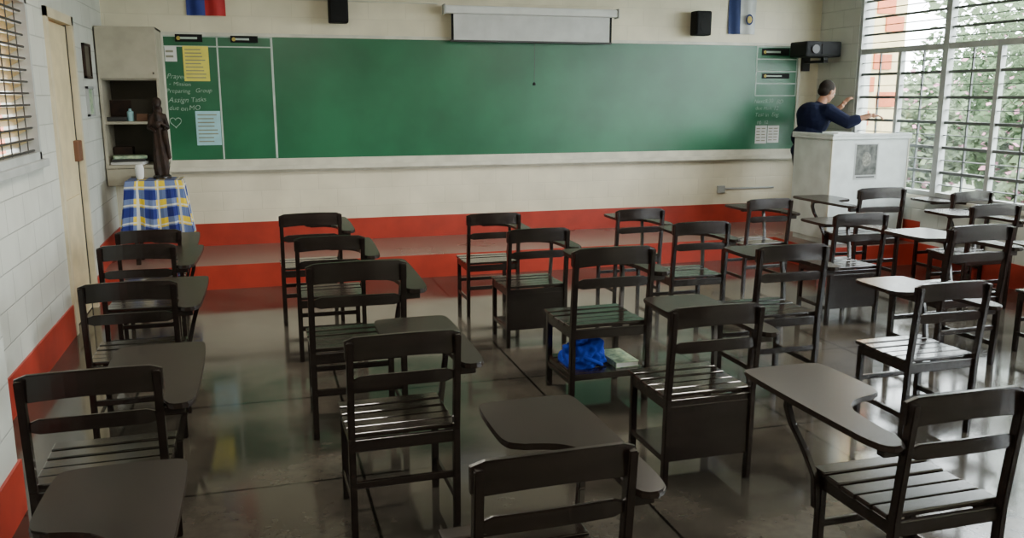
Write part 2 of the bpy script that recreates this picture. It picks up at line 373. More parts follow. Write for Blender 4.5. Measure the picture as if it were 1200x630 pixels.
def lab(u0,v0,u1,v1,label,Y):
    r = placard('name_strip',u0,v0,u1,v1,M['blackp'],label,'sign',1,M['tape'],Y=Y)
    q = at_y(u0+(u1-u0)*.12,(v0+v1)/2,Y-.004); b = NB(); ell(b, Vector((q.x,q.y+.001,q.z)), (.02,.002,.02), seg=10); off(obj('emblem', b, M['gold'], r))
lab(205,40,237,49,'black name strip above the yellow notice on the chalkboard',YW-.0515)
lab(270,42,302,50,'black name strip at the board top, right of the one above the yellow notice',YW-.0515)
lab(893,57,925,65,'black name strip at the top of the ruled box on the board right end',YT-.0015)
lab(893,86,925,92,'lower black name strip inside the ruled box on the board right end',YT-.0015)
for u, lb in ((420,'white chalk stick on the ledge left of the centre'),(700,'white chalk stick on the ledge right of the centre')):
    p = at_y(u,186,YW-.085); b = NB(); tube(b, [(-.04,0,.006),(.04,0,.006)], .006, 8); tag(obj('chalk_stick', b, M['white'], loc=(p.x,YW-.08,1.0555)), lb, 'chalk')

# ------------------------------------------------------------------ screen
sc = thing('projector_screen', 'rolled down white projector screen with pale housing above the chalkboard', 'projector screen', (3.0, 9.5, 2.37))
off(obj('screen_sheet', box1(2.10,3.92,9.498,9.503,2.395,2.68), M['screen'], sc))
off(obj('weight_bar', box1(2.06,3.95,9.49,9.51,2.375,2.397,bev=.004), M['dgrey'], sc))
off(obj('housing', box1(2.0,4.0,9.45,9.55,2.67,2.755,bev=.02), M['white'], sc))
off(obj('end_cap', box1(1.985,2.003,9.44,9.56,2.66,2.765,bev=.005), M['grey'], sc)); off(obj('end_cap', box1(3.997,4.015,9.44,9.56,2.66,2.765,bev=.005), M['grey'], sc))
off(obj('border', box1(2.075,2.10,9.495,9.506,2.39,2.68), M['blackp'], sc)); off(obj('border', box1(3.92,3.945,9.495,9.506,2.39,2.68), M['blackp'], sc))
off(obj('bracket', box1(2.2,2.24,9.53,9.639,2.72,2.75), M['grey'], sc)); off(obj('bracket', box1(3.76,3.8,9.53,9.639,2.72,2.75), M['grey'], sc))
p = at_y(626,98,9.5)
b = NB(); tube(b, [(p.x,9.5,2.376),(p.x+.003,9.5,(2.376+p.z)/2),(p.x,9.5,p.z)], .0025, 6); off(obj('pull_cord', b, M['dgrey'], sc))
b = NB(); tube(b, [(p.x,9.5,p.z+.015),(p.x,9.5,p.z),(p.x,9.5,p.z-.02)], [.008,.018,.016], 10); off(obj('pull_knob', b, M['blackp'], sc))
def wall_speaker(x, z0, z1, label):
    r = thing('wall_speaker', label, 'speaker', (x, 9.5, z0), group='small speakers on the front wall')
    h = z1-z0
    obj('cabinet', box1(-.1,.1,-.09,.07,0,h,bev=.02), M['blackp'], r)
    obj('grille', box1(-.085,.085,-.098,-.088,.02,h-.02,bev=.006), M['blackp'], r)
    b = NB(); tube(b,[(0,-.096,h*.38),(0,-.104,h*.38)],.06,20); obj('woofer', b, M['blackp'], r)
    b = NB(); tube(b,[(0,-.096,h*.78),(0,-.104,h*.78)],.025,16); obj('tweeter', b, M['blackp'], r)
    obj('bracket', box1(-.03,.03,.06,.139,h*.4,h*.6), M['grey'], r)
wall_speaker(.87, 2.54, 2.84, 'small black wall speaker left of the projector screen')
wall_speaker(5.07, 2.49, 2.77, 'small black wall speaker right of the projector screen')
tv = thing('projector', 'black box shaped device on a wall bracket in the right front corner', 'projector', (6.48,9.3,2.12))
off(obj('case', box1(6.24,6.72,9.08,9.42,2.25,2.43,bev=.02), M['blackp'], tv))
b = NB(); tube(b,[(6.36,9.09,2.34),(6.36,9.06,2.34)],.05,18); off(obj('lens', b, M['dgrey'], tv))
b = NB(); add_box(b,6.57,6.63,9.2,9.61,2.19,2.22); add_box(b,6.56,6.66,9.60,9.638,2.10,2.30); add_box(b,6.57,6.63,9.2,9.26,2.2,2.26); off(obj('bracket', b, M['dgrey'], tv))
off(obj('front_panel', box1(6.45,6.69,9.072,9.082,2.28,2.40,bev=.003), M['blackp'], tv))
co = thing('power_socket', 'grey wall socket with a short conduit under the right of the chalkboard', 'socket', (5.5,9.62,.65))
off(obj('socket_box', box1(5.46,5.56,9.60,9.639,.61,.70,bev=.006), M['grey'], co))
b = NB(); tube(b,[(5.56,9.625,.66),(6.26,9.625,.66)],.012,8); off(obj('conduit', b, M['grey'], co))
# flags
def flag(xs, cols, z0, z1, label, emblem=None):
    cx_ = (xs[0]+xs[-1])/2
    r = thing('flag', label, 'flag', (cx_, 9.615, z0))
    for (x0,x1,cn) in zip(xs, xs[1:], cols):
        b = NB(); n=8; vs=[]
        for i in range(n+1):
            x = x0+(x1-x0)*i/n; row=[]
            for k in range(7):
                z = z0+(z1-z0)*k/6; row.append(b.verts.new((x-cx_, .018*math.sin((x-xs[0])*38+k*.3), z-z0)))
            vs.append(row)
        for i in range(n):
            for k in range(6): b.faces.new((vs[i][k],vs[i+1][k],vs[i+1][k+1],vs[i][k+1]))
        obj('field', b, M[cn], r, smooth=True)
    b = NB(); tube(b,[(xs[0]-cx_-.05,0,z1-z0),(xs[-1]-cx_+.05,0,z1-z0)],.012,8); obj('rod', b, M['statue'], r)
    obj('bracket', box1(-.02,.02,-.01,.0245,z1-z0-.02,z1-z0+.02), M['grey'], r)
    if emblem:
        ex = (xs[1]+xs[2])/2-cx_
        b = NB(); ell(b, Vector((ex,-.024,.17)), (.05,.006,.065), seg=14); obj('emblem', b, M['navy'], r)
        b = NB(); ell(b, Vector((ex,-.029,.17)), (.032,.006,.042), seg=12); obj('emblem', b, M['gold'], r)
p0, pm, p1 = at_y(218,9,9.6), at_y(240,9,9.6), at_y(264,9,9.6)
flag([p0.x,pm.x,p1.x], ['fblue','fred'], at_y(240,18,9.6).z, 3.15, 'blue and red cloth flag hanging above the left of the board')
q = [at_y(u,20,9.6).x for u in (855,869,887)]
flag(q, ['navy','fwhite'], at_y(870,40,9.6).z, 3.15, 'navy and white flag with small round emblem above the board right', True)
b = NB(); tube(b, [(p1.x+.15,9.628,2.78),(1.95,9.628,2.78)], .008, 6)
tag(obj('cable', b, M['offwhite']), 'thin pale cable run along the front wall above the board', 'cable')

# ------------------------------------------------------------------ corner cabinet
CX0, CX1, CY0, CY1 = XL+.01, -.885, 9.1, 9.635
cc = thing('wall_cabinet', 'pale grey wall cabinet with open shelves in the left front corner', 'cabinet', ((CX0+CX1)/2, 9.36, .94))
off(obj('body', boxes([(CX0,CX0+.025,CY0,CY1,.94,2.44),(CX1-.025,CX1,CY0,CY1,.94,2.44),(CX0,CX1,CY0,CY1,2.415,2.44),(CX0,CX1,CY0,CY1,.94,.965),(CX0,CX1,CY0-.02,CY1,1.11,1.14)],bev=.003), M['cab'], cc))
off(obj('back_panel', box1(CX0,CX1,CY1-.012,CY1,.95,2.43), M['cabin'], cc))
off(obj('shelf', box1(CX0+.02,CX1-.02,CY0+.02,CY1,1.945,1.97), M['cab'], cc)); off(obj('shelf', box1(CX0+.02,CX1-.02,CY0+.04,CY1,1.53,1.555), M['cab'], cc))
mid = (CX0+CX1)/2
dd = off(obj('door', box1(CX0+.005,CX1-.005,CY0-.02,CY0,1.96,2.435,bev=.004), M['cab'], cc))
h = obj('knob', box1(CX1-.05,CX1-.035,CY0-.03,CY0-.02,2.0,2.02,bev=.003), M['cabin'], dd); h.data.transform(Matrix.Translation(-cc.location))
dr = off(obj('drawer', box1(CX0+.005,CX1-.005,CY0-.02,CY0,.945,1.105,bev=.004), M['cab'], cc))
h = obj('handle', box1(mid-.05,mid+.05,CY0-.035,CY0-.02,1.02,1.035,bev=.004), M['cabin'], dr); h.data.transform(Matrix.Translation(-cc.location))
for k, (lb, m_) in enumerate([('lowest loose stack of white papers on the cabinet counter','white'),('dark folder lying on the paper stack on the cabinet counter','dgrey'),('topmost pale sheet bundle on the cabinet counter stack','bookc')]):
    b = NB(); add_box(b,-.15,.15,-.1,.1,0,.028,bev=.003, mtx=Matrix.Rotation(.2*(k-1),4,'Z'))
    tag(obj('paper_stack' if k!=1 else 'folder', b, M[m_], loc=(-1.22,9.24,1.141+k*.029)), lb, 'papers')
tag(obj('small_box', box1(-.05,.05,-.06,.06,0,.07,bev=.006), M['brown'], loc=(-1.08,9.3,1.556)), 'small brown box on the open shelf of the corner cabinet', 'box')
b = NB(); tube(b,[(0,0,0),(0,0,.09),(0,0,.1),(0,0,.12)],[.03,.03,.015,.012],14); tag(obj('bottle', b, M['bluep'], loc=(-1.19,9.3,1.556)), 'small pale bottle beside the brown box on the cabinet shelf', 'bottle')
tag(obj('book', box1(-.09,.09,-.07,.07,0,.04,bev=.004), M['dgrey'], loc=(-1.31,9.3,1.556)), 'dark book lying flat at the left end of the cabinet shelf', 'book')
tag(obj('folder', box1(-.1,.1,-.012,.012,0,.2,bev=.003), M['statue'], loc=(-1.30,9.5,1.556)), 'dark folder standing upright at the back of the cabinet shelf', 'folder')
tag(obj('storage_box', box1(-.09,.09,-.08,.08,0,.16,bev=.008), M['statue'], loc=(-1.30,9.48,1.141)), 'dark brown storage box behind the papers on the cabinet counter', 'box')
def wall_item(y0,y1,z0,z1,m1,m2,label,cat):
    r = thing('picture_frame', label, cat, (XL,(y0+y1)/2,z0))
    off(obj('frame', boxes([(XL,XL+.025,y0,y1,z0,z0+.02),(XL,XL+.025,y0,y1,z1-.02,z1),(XL,XL+.025,y0,y0+.02,z0,z1),(XL,XL+.025,y1-.02,y1,z0,z1)]), M[m1], r))
    off(obj('picture', box1(XL,XL+.012,y0+.01,y1-.01,z0+.01,z1-.01), M[m2], r))
wall_item(8.45,8.75,1.95,2.25,'statue','cabin','brown framed dark picture on the left wall beside the door','picture')
wall_item(8.45,8.72,1.62,1.88,'grey','bookc','grey framed sheet below the brown framed picture by the door','picture')

# ------------------------------------------------------------------ plaid table + statue
TX0, TX1, TY0, TY1 = -1.20, -.72, 8.66, 9.03
tz = 1.025
tb = thing('side_table', 'small wooden side table under the plaid cloth on the platform', 'table', ((TX0+TX1)/2,(TY0+TY1)/2,PH))
off(obj('table_top', box1(TX0+.015,TX1-.015,TY0+.015,TY1-.015,tz-.03,tz-.004,bev=.004), M['wood'], tb))
for x in (TX0+.05,TX1-.05):
    for y in (TY0+.05,TY1-.05): off(obj('leg', box1(x-.02,x+.02,y-.02,y+.02,PH,tz-.03,bev=.003), M['wood'], tb))
def cloth():
    n = 30; W_, D_ = TX1-TX0, TY1-TY0; cx_, cy_ = (TX0+TX1)/2, (TY0+TY1)/2
    def loop(o_, z, amp):
        pts = []
        for i in range(4*n):
            s_, f = divmod(i, n); f /= n
            x, y = ((TX0-o_+(W_+2*o_)*f, TY0-o_), (TX1+o_, TY0-o_+(D_+2*o_)*f), (TX1+o_-(W_+2*o_)*f, TY1+o_), (TX0-o_, TY1+o_-(D_+2*o_)*f))[s_]
            s = 1+amp*(math.sin(i*.62)+.5*math.sin(i*1.37+1)); pts.append(((cx_+(x-cx_)*s, min(cy_+(y-cy_)*s, 9.08), z+amp*.2*math.sin(i*.31))))
        return pts
    drops = [(.055,.52,.10),(.042,.38,.08),(.026,.2,.05),(.014,.05,.012),(.004,.001,0)]
    verts, faces, uvs = [], [], []
    for o_, d_, a_ in drops: verts += loop(o_, tz-d_, a_)
    N = 4*n
    def pu(i):
        s_, f = divmod(i, n); f /= n; L = (W_, D_, W_, D_)
        return TX0+sum(L[:s_])+L[s_ % 4]*f if s_ < 4 else TX0+2*(W_+D_)
    for r in range(len(drops)-1):
        for i in range(N):
            j = (i+1) % N; faces.append((r*N+i, r*N+j, (r+1)*N+j, (r+1)*N+i))
            uvs.append(((pu(i),-drops[r][1]),(pu(i+1),-drops[r][1]),(pu(i+1),-drops[r+1][1]),(pu(i),-drops[r+1][1])))
    k = (len(drops)-1)*N; faces.append(tuple(k+i for i in range(N))); uvs.append([(verts[k+i][0], verts[k+i][1]-TY0) for i in range(N)])
    me = bpy.data.meshes.new('tablecloth'); me.from_pydata(verts, [], faces); uv = me.uv_layers.new(name='UVMap')
    for p_, us in zip(me.polygons, uvs):
        for li, q_ in zip(p_.loop_indices, us): uv.data[li].uv = q_
    return me
tc = obj('tablecloth', cloth(), M['plaid']); tag(tc, 'blue white and yellow plaid cloth draped over the side table', 'tablecloth'); recentre(tc)
b = NB()
loft(b, [[Vector(((r_+.014*math.sin(k*math.pi/2+z*9))*math.cos(k*math.pi/12), (r_*.8+.012*math.sin(k*math.pi/2.5+z*7))*math.sin(k*math.pi/12), z)) for k in range(24)] for z, r_ in ((0.03,.062),(.1,.070),(.25,.060),(.40,.052),(.5,.055),(.58,.062),(.62,.05),(.65,.025))])
ell(b, Vector((0,0,.71)), (.040,.044,.054)); ell(b, Vector((0,-.044,.705)), (.009,.014,.012)); ell(b, Vector((0,.012,.73)), (.046,.048,.052)); ell(b, Vector((0,.02,.66)), (.05,.04,.055))
for s in (-1,1):
    cap(b,(s*.062,0,.6),.024,(s*.092,-.02,.49),.02); cap(b,(s*.092,-.02,.49),.02,(s*.03,-.085,.50+.04*s),.014)
cap(b,(.06,-.03,.45),.03,(.085,0,.2),.018)
ell(b, Vector((0,-.092,.52)), (.03,.02,.035))
st = thing('statue', 'brown carved wooden robed statue with folded hands on the plaid table', 'statue', (-.90,8.88,tz+.003)); st.scale = (.92,.92,.97)
o = obj('figure', b, M['statue'], st, smooth=True); md = o.modifiers.new('remesh','REMESH'); md.mode='VOXEL'; md.voxel_size=.006; md.use_smooth_shade=True
b = NB(); tube(b,[(0,0,0),(0,0,.02),(0,0,.035)],[.09,.09,.075],20); obj('base', b, M['wood'], st)
b = NB(); tube(b,[(0,0,0),(0,0,.02),(0,0,.1),(0,0,.14)],[.025,.035,.04,.03],14); tag(obj('vase', b, M['white'], loc=(-1.09,8.81,tz+.003), smooth=True), 'small white vase beside the statue on the plaid table', 'vase')

# ------------------------------------------------------------------ lectern
LX0,LX1,LY0,LY1 = 5.75,6.70,7.80,8.48
lt = thing('lectern', 'large pale grey lectern cabinet on the platform by the windows', 'lectern', ((LX0+LX1)/2,(LY0+LY1)/2,PH))
off(obj('body', boxes([(LX0,LX1,LY0,LY1,PH+.06,1.35),(LX0+.03,LX1-.03,LY0+.03,LY1-.03,PH,PH+.06)],bev=.006), M['lect'], lt))
off(obj('top', boxes([(LX0-.02,LX1+.02,LY0-.02,LY1+.02,1.35,1.38),(LX0-.02,LX1+.02,LY0-.02,LY0+.0,1.38,1.41),(LX0-.02,LX0,LY0-.02,LY1+.02,1.38,1.41)],bev=.005), M['lect'], lt))
for x in (LX0,LX1): off(obj('corner_strip', box1(x-.006,x+.006,LY0-.006,LY0+.02,PH+.06,1.35), M['offwhite'], lt))
r = thing('poster', 'dark grey picture sheet on the front of the lectern', 'poster', (6.175,LY0,.926))
off(obj('sheet', box1(6.03,6.32,LY0-.004,LY0-.001,.926,1.307), M['grey'], r))
off(obj('picture', box1(6.045,6.305,LY0-.006,LY0-.003,.975,1.295), mat('grey_print', (.12,.125,.11), .6, (.02,.024,.02), 14, detail=4), r))
b = NB(); ell(b, Vector((6.175,LY0-.006,1.14)), (.055,.003,.075), seg=20); off(obj('crest', b, mat('pale_print', (.25,.25,.21), .6, (.08,.08,.065), 40), r))
off(obj('printed_text', box1(6.06,6.29,LY0-.006,LY0-.003,.945,.960), M['ink'], r))
tag(obj('book', box1(-.1,.1,-.14,.14,0,.03,bev=.004), M['white'], loc=(6.1,8.2,1.3805)), 'pale book lying on the top of the lectern', 'book')

# ------------------------------------------------------------------ person
B0 = Vector((6.27,8.93,PH))
def V(*a): return Vector(a)
sh_r, el_r, wr_r = V(6.34,8.72,1.62), V(6.47,8.53,1.50), V(6.65,8.40,1.58)
sh_l, el_l, wr_l = V(6.36,9.10,1.62), V(6.58,9.10,1.52), V(6.67,8.93,1.68)
pelvis, waist, chest, neck, head = V(6.22,8.94,1.14), V(6.23,8.94,1.32), V(6.29,8.93,1.52), V(6.36,8.92,1.69), V(6.435,8.90,1.845)
def hand(b, w_, dirv, palm_n, side):
    d = dirv.normalized(); n = palm_n.normalized(); s = d.cross(n).normalized()*side
    for k in (-1.2,-.4,.4,1.2): cap(b, w_, .018, w_+d*.075+s*.017*k, .012)
    ell(b, w_+d*.045, .028)
    for k, L in ((-1.5,.060),(-.5,.072),(.5,.076),(1.5,.068)):
        base = w_+d*.08+s*.0145*k*1.2; m1 = base+d*L*.5+n*.008+s*.002*k; m2 = m1+d*L*.28+n*.016; m3 = m2+d*L*.12+n*.018
        cap(b, base, .0095, m1, .0088); cap(b, m1, .0088, m2, .008); cap(b, m2, .008, m3, .0068)
    t0 = w_+d*.025+s*.02; t1 = t0+s*.03+d*.028+n*.008; t2 = t1+s*.006+d*.028+n*.012
    cap(b, t0, .015, t1, .0115); cap(b, t1, .011, t2, .009)
b = NB()
ell(b, pelvis, (.115,.17,.12)); ell(b, waist, (.125,.16,.14)); ell(b, chest, (.13,.185,.17))
cap(b, V(6.32,8.93,1.60), .08, neck, .06); cap(b, neck, .06, V(6.405,8.907,1.78), .055)
for s, e, w_ in ((sh_r,el_r,wr_r),(sh_l,el_l,wr_l)):
    cap(b, chest+V(0,0,.07), .08, s, .060); cap(b, s, .057, e, .045); cap(b, e, .045, w_, .030)
hand(b, wr_r, V(.75,-.30,0), V(.2,0,-1), 1); hand(b, wr_l, V(.5,-.15,.7), V(.8,0,-.5), 1)
hr = Matrix.Rotation(R(4),3,'Z') @ Matrix.Rotation(R(24),3,'Y')
def H(x,y,z): return head + hr @ V(x,y,z)
ell(b, H(-.012,0,.025), (.098,.080,.096), hr, 20); ell(b, H(.022,0,-.035), (.068,.063,.080), hr, 18); ell(b, H(.058,0,-.088), (.028,.028,.022), hr)
ell(b, H(.092,0,-.012), (.016,.011,.022), hr); ell(b, H(.102,0,-.026), (.012,.013,.010), hr); ell(b, H(.078,0,-.058), (.014,.024,.010), hr)
ell(b, H(.075,0,.022), (.016,.05,.010), hr)
for s in (-1,1): ell(b, H(-.005,s*.081,-.01), (.018,.010,.030), hr); ell(b, H(.055,s*.040,-.03), (.025,.02,.025), hr)
hips = [(8.85,1),(9.03,-1)]
for y, s in hips:
    cap(b, V(6.22,y,1.08), .085, V(6.28,y-.01,.70), .058); cap(b, V(6.28,y-.01,.70), .056, V(6.25,y-.02,PH+.09), .038)
    cap(b, V(6.25,y-.02,PH+.05), .034, V(6.38,y-.03,PH+.035), .028)
person = obj('person', b, M['skin'], smooth=True)
person.data.transform(Matrix.Translation(-B0)); person.location = B0
tag(person, 'person in a navy shirt standing behind the lectern, reaching to the window', 'person')
def rm(o, vs, it=4):
    md = o.modifiers.new('remesh','REMESH'); md.mode='VOXEL'; md.voxel_size=vs; md.use_smooth_shade=True
    sm = o.modifiers.new('smooth','SMOOTH'); sm.iterations = it; sm.factor=.5
rm(person, .005, 3)
def pchild(name, b, m, vs=.007, it=5):
    o = obj(name, b, m, person, smooth=True); o.data.transform(Matrix.Translation(-B0))
    if vs: rm(o, vs, it)
    return o
b = NB()
ell(b, pelvis+V(0,0,.02), (.155,.21,.12)); ell(b, waist, (.175,.21,.16)); ell(b, chest, (.17,.225,.19)); ell(b, chest+V(-.04,0,.06), (.145,.20,.15)); cap(b, V(6.32,8.93,1.60), .105, V(6.35,8.922,1.665), .080)
for s_, e_, w_ in ((sh_r,el_r,wr_r),(sh_l,el_l,wr_l)):
    cap(b, chest+V(0,0,.07), .12, s_, .092); cap(b, s_, .088, e_, .072); cap(b, e_, .072, e_.lerp(w_,.40), .060)
pchild('shirt', b, M['shirt'])
b = NB(); ell(b, pelvis-V(0,0,.03), (.14,.195,.10))
for y, s in hips: cap(b, V(6.22,y,1.08), .102, V(6.28,y-.01,.70), .078); cap(b, V(6.28,y-.01,.70), .077, V(6.25,y-.02,PH+.10), .064)
pchild('trousers', b, M['trouser'], .009)
for y, s in hips:
    b = NB(); ell(b, V(6.25,y-.02,PH+.05), (.05,.042,.05)); ell(b, V(6.33,y-.026,PH+.036), (.115,.046,.036)); ell(b, V(6.24,y-.02,PH+.03), (.05,.042,.03)); pchild('shoe', b, M['blackp'], .006, 2)
b = NB(); ell(b, H(-.026,0,.036), (.096,.087,.094), hr, 20); ell(b, H(-.052,0,-.012), (.060,.080,.065), hr, 18)
pchild('hair', b, M['hair'], .005, 2)
for s in (-1,1):
    b = NB(); ell(b, H(.080,s*.032,.004), (.011,.013,.009), hr); pchild('eye', b, M['eye'], 0)
    b = NB(); ell(b, H(.089,s*.032,.004), (.004,.005,.005), hr); pchild('pupil', b, M['ink'], 0)

# ------------------------------------------------------------------ chairs
cache = {}
def cmesh(key, fn, m):
    if key not in cache:
        b = NB(); fn(b); bmesh.ops.recalc_face_normals(b, faces=b.faces); me = bpy.data.meshes.new(key); b.to_mesh(me); b.free(); me.materials.append(m); cache[key] = me
    return cache[key]
def mx(me_key, src):
    if me_key not in cache:
        me = cache[src].copy(); me.transform(Matrix.Diagonal((-1,1,1,1))); me.flip_normals(); cache[me_key] = me
    return cache[me_key]
def f_rear(b): post(b, [(.217,-.195,0),(.217,-.2,.20),(.217,-.203,.44),(.217,-.22,.62),(.217,-.243,.855)], .028, .036)
def f_front(b): post(b, [(.207,.19,0),(.207,.19,.425)], .030, .034)
def f_top(b): rail(b, -.235,.235, lambda s:.768+.016*s, lambda s:.868+.010*s, lambda s:-.222-.022*s, .022)
def f_low(b): rail(b, -.208,.208, lambda s:.654+.006*s, lambda s:.708+.006*s, lambda s:-.222-.018*s, .016)
def f_seat(b):
    for i in range(5):
        y0 = -.178+i*.083; dz = -.006*(1-abs(i-2)/2)
        add_box(b, -.228,.228, y0, y0+.071, .430+dz, .450+dz, bev=.005)
def f_frame(b):
    for a in ((-.207,.207,-.205,-.185,.378,.430),(-.20,.20,.18,.20,.378,.430),(-.220,-.200,-.19,.19,.378,.430),(.200,.220,-.19,.19,.378,.430)): add_box(b,*a,bev=.003)
def f_sside(b): add_box(b, .204,.220,-.19,.19,.118,.148,bev=.004)
def f_sback(b): add_box(b, -.207,.207,-.206,-.190,.218,.250,bev=.004)
def f_sfront(b): add_box(b, -.2,.2,.182,.198,.218,.248,bev=.004)
def f_tab(b):
    o = chaikin([(.225,-.265),(.335,-.265),(.342,-.1),(.350,.2),(.348,.53),(.330,.56),(.02,.56),(-.015,.54),(-.02,.22),(0,.17),(.11,.15),(.20,.10),(.226,-.05)],2)
    prism(b, [(p[0],p[1]) for p in o], .708, .730, .005)
def f_sup(b): post(b, [(.232,.185,.30),(.238,.19,.42),(.262,.235,.52),(.285,.285,.60),(.292,.31,.66),(.29,.30,.709)], .024, .030)
def f_cleat(b): add_box(b,.03,.31,.27,.31,.688,.709,bev=.004)
def f_cleat2(b): add_box(b,.215,.30,-.225,-.19,.675,.709,bev=.004)
def f_shelf(b):
    add_box(b,-.212,.212,-.212,-.190,.150,.186,bev=.003); add_box(b,-.212,.212,.176,.198,.150,.186,bev=.003)
    for s in (-1,1): add_box(b,s*.205-.010,s*.205+.010,-.2,.19,.150,.176,bev=.003)
    for i in range(5): add_box(b, -.21,.21,-.192+i*.078,-.128+i*.078,.176,.188,bev=.003)
def f_boxp(b):
    add_box(b,-.205,.205,-.207,-.19,.13,.40,bev=.003); add_box(b,-.205,.205,-.19,.18,.13,.143,bev=.003)
GC = 'dark wooden tablet armchairs set out in rows'
def make_chair(label, pos, rz=0, s=1.0, hand_='R', kind='open', name='tablet_armchair'):
    t = thing(name, label, 'chair', pos, rz, GC); t.scale = (s,s,s)
    W = M['wood']; put = lambda n, me: obj(n, me, None, t)
    put('seat', cmesh('seat', f_seat, M['slat'])); put('seat_frame', cmesh('seat_frame', f_frame, W))
    put('leg', cmesh('rear_leg', f_rear, W)); put('leg', mx('rear_leg_m','rear_leg')); put('leg', cmesh('front_leg', f_front, W)); put('leg', mx('front_leg_m','front_leg'))
    put('back_rail', cmesh('top_rail', f_top, W)); put('back_rail', cmesh('low_rail', f_low, W))
    put('stretcher', cmesh('side_stretcher', f_sside, W)); put('stretcher', mx('side_stretcher_m','side_stretcher'))
    if kind == 'open': put('stretcher', cmesh('back_stretcher', f_sback, W)); put('stretcher', cmesh('front_stretcher', f_sfront, W))
    if kind == 'shelf': put('book_shelf', cmesh('book_shelf', f_shelf, M['slat']))
    if kind == 'box': put('book_rack', cmesh('book_rack', f_boxp, W))
    for n, key, fn, m_ in (('writing_tablet','writing_tablet',f_tab,M['tablet']),('tablet_support','tablet_support',f_sup,W),('tablet_cleat','tablet_cleat',f_cleat,W),('tablet_cleat','tablet_cleat_rear',f_cleat2,W)):
        me = cmesh(key, fn, m_)
        if hand_ == 'L': me = mx(key+'_m', key)
        put(n, me)
    return t
CH_ = [
 (102,434,1.0,1,'R','open','tablet armchair beside the white pilaster, second from the camera along the left wall'),
 (149,331,1.0,0,'R','open','tablet armchair third from the camera along the left wall'),
 (160,287,1.0,-1,'R','open','tablet armchair fourth from the camera along the left wall'),
 (172,270,.96,2,'R','open','farthest tablet armchair of the left wall row, just before the plaid table'),
 (472,391,1.0,1,'R','open','tablet armchair nearest the camera in the second row from the left'),
 (418,307,1.10,0,'R','open','larger tablet armchair second from the camera in the second row from the left'),
 (387,277,1.0,-1,'R','open','tablet armchair third from the camera in the second row from the left'),
 (363,250,1.03,1,'R','open','farthest tablet armchair of the second row from the left'),
 (651,530,1.0,1,'R','open','nearest tablet armchair, cut off at the bottom centre'),
 (720,290,1.09,1,'R','shelf','tablet armchair with a book shelf holding the blue bag under its seat'),
 (631,268,1.0,1,'R','box','tablet armchair with a rear book panel, behind the one holding the blue bag'),
 (579,250,.98,0,'R','open','farthest tablet armchair of the centre row, closest to the platform'),
 (842,358,1.0,0,'R','box','tablet armchair with a rear book panel, right of and nearer than the blue bag'),
 (931,287,1.05,0,'R','open','tablet armchair right behind the large panelled one right of the blue bag'),
 (824,260,1.0,-1,'R','open','tablet armchair third from the camera in the fourth row from the left'),
 (750,245,.97,2,'R','open','farthest tablet armchair of the fourth row from the left'),
 (1138,459,1.0,0,'L','open','left handed tablet armchair at the lower right corner'),
 (1120,331,.98,0,'R','open','tablet armchair right behind the left handed one at the lower right'),
 (1151,264,1.12,2,'R','open','large tablet armchair near the right edge, third back on that side'),
 (1011,250,1.03,-1,'R','box','tablet armchair with a black book panel, standing in front of the lectern'),
 (1035,220,1.1,0,'L','open','left handed tablet armchair closest to the lectern'),
 (903,233,1.0,1,'R','open','tablet armchair just left of the lectern, before the platform'),
 (1160,238,1.05,-1,'R','open','tablet armchair beside the window wall, nearer of the two overlapping there'),
 (1152,226,1.03,1,'R','open','tablet armchair farthest along the window wall, mostly hidden by another'),
]
chairs = []
for i,(u,v,s,rz,hd,kd,lb) in enumerate(CH_):
    p = at_z(u, v, .872*s); chairs.append(make_chair('dark '+lb, (p.x, p.y+.24*s + (.12 if i==23 else 0) - (.08 if i==22 else 0), 0), R(rz), s, hd, kd))
make_chair('dark tablet armchair at the bottom left corner, only its tablet in view', (-.60,2.07,0), 0, 1.0)
make_chair('dark tablet armchair cut off by the right edge, only its tablet end in view', (5.35,4.55,0), 0, 1.0)

cp = chairs[9].location; sz = .188*1.09+.001
b = NB(); bmesh.ops.create_icosphere(b, subdivisions=5, radius=1)
for v in b.verts:
    n = v.co.normalized(); k = 1+.36*noise.noise(n*2.0+Vector((3,1,7)))+.20*noise.noise(n*4.2)+.06*noise.noise(n*9)
    v.co = Vector((max(-.122, min(.13, n.x*.140*k)), n.y*.125*k, max(-.035, n.z*.125*k)+.036+.02*n.x))
bg = thing('bag', 'crumpled bright blue fabric bag on the shelf under a centre row chair', 'bag', (cp.x-.09, cp.y-.03, sz))
obj('pouch', b, M['bag'], bg, smooth=True)
b = NB(); tube(b,[(-.09,-.09,.05),(-.04,-.12,.07),(.02,-.13,.045),(.06,-.12,.025),(.08,-.11,.012)],.011,8); obj('strap', b, M['bag'], bg, smooth=True)
bk = thing('book', 'pale green covered book beside the blue bag under the centre chair', 'book', (cp.x+.132, cp.y-.05, sz), R(2))
obj('pages', box1(-.075,.068,-.135,.135,.003,.030), M['white'], bk); obj('cover', boxes([(-.079,.073,-.14,.14,0,.003),(-.079,.073,-.14,.14,.030,.033),(-.079,-.075,-.14,.14,0,.033)]), M['bookc'], bk)

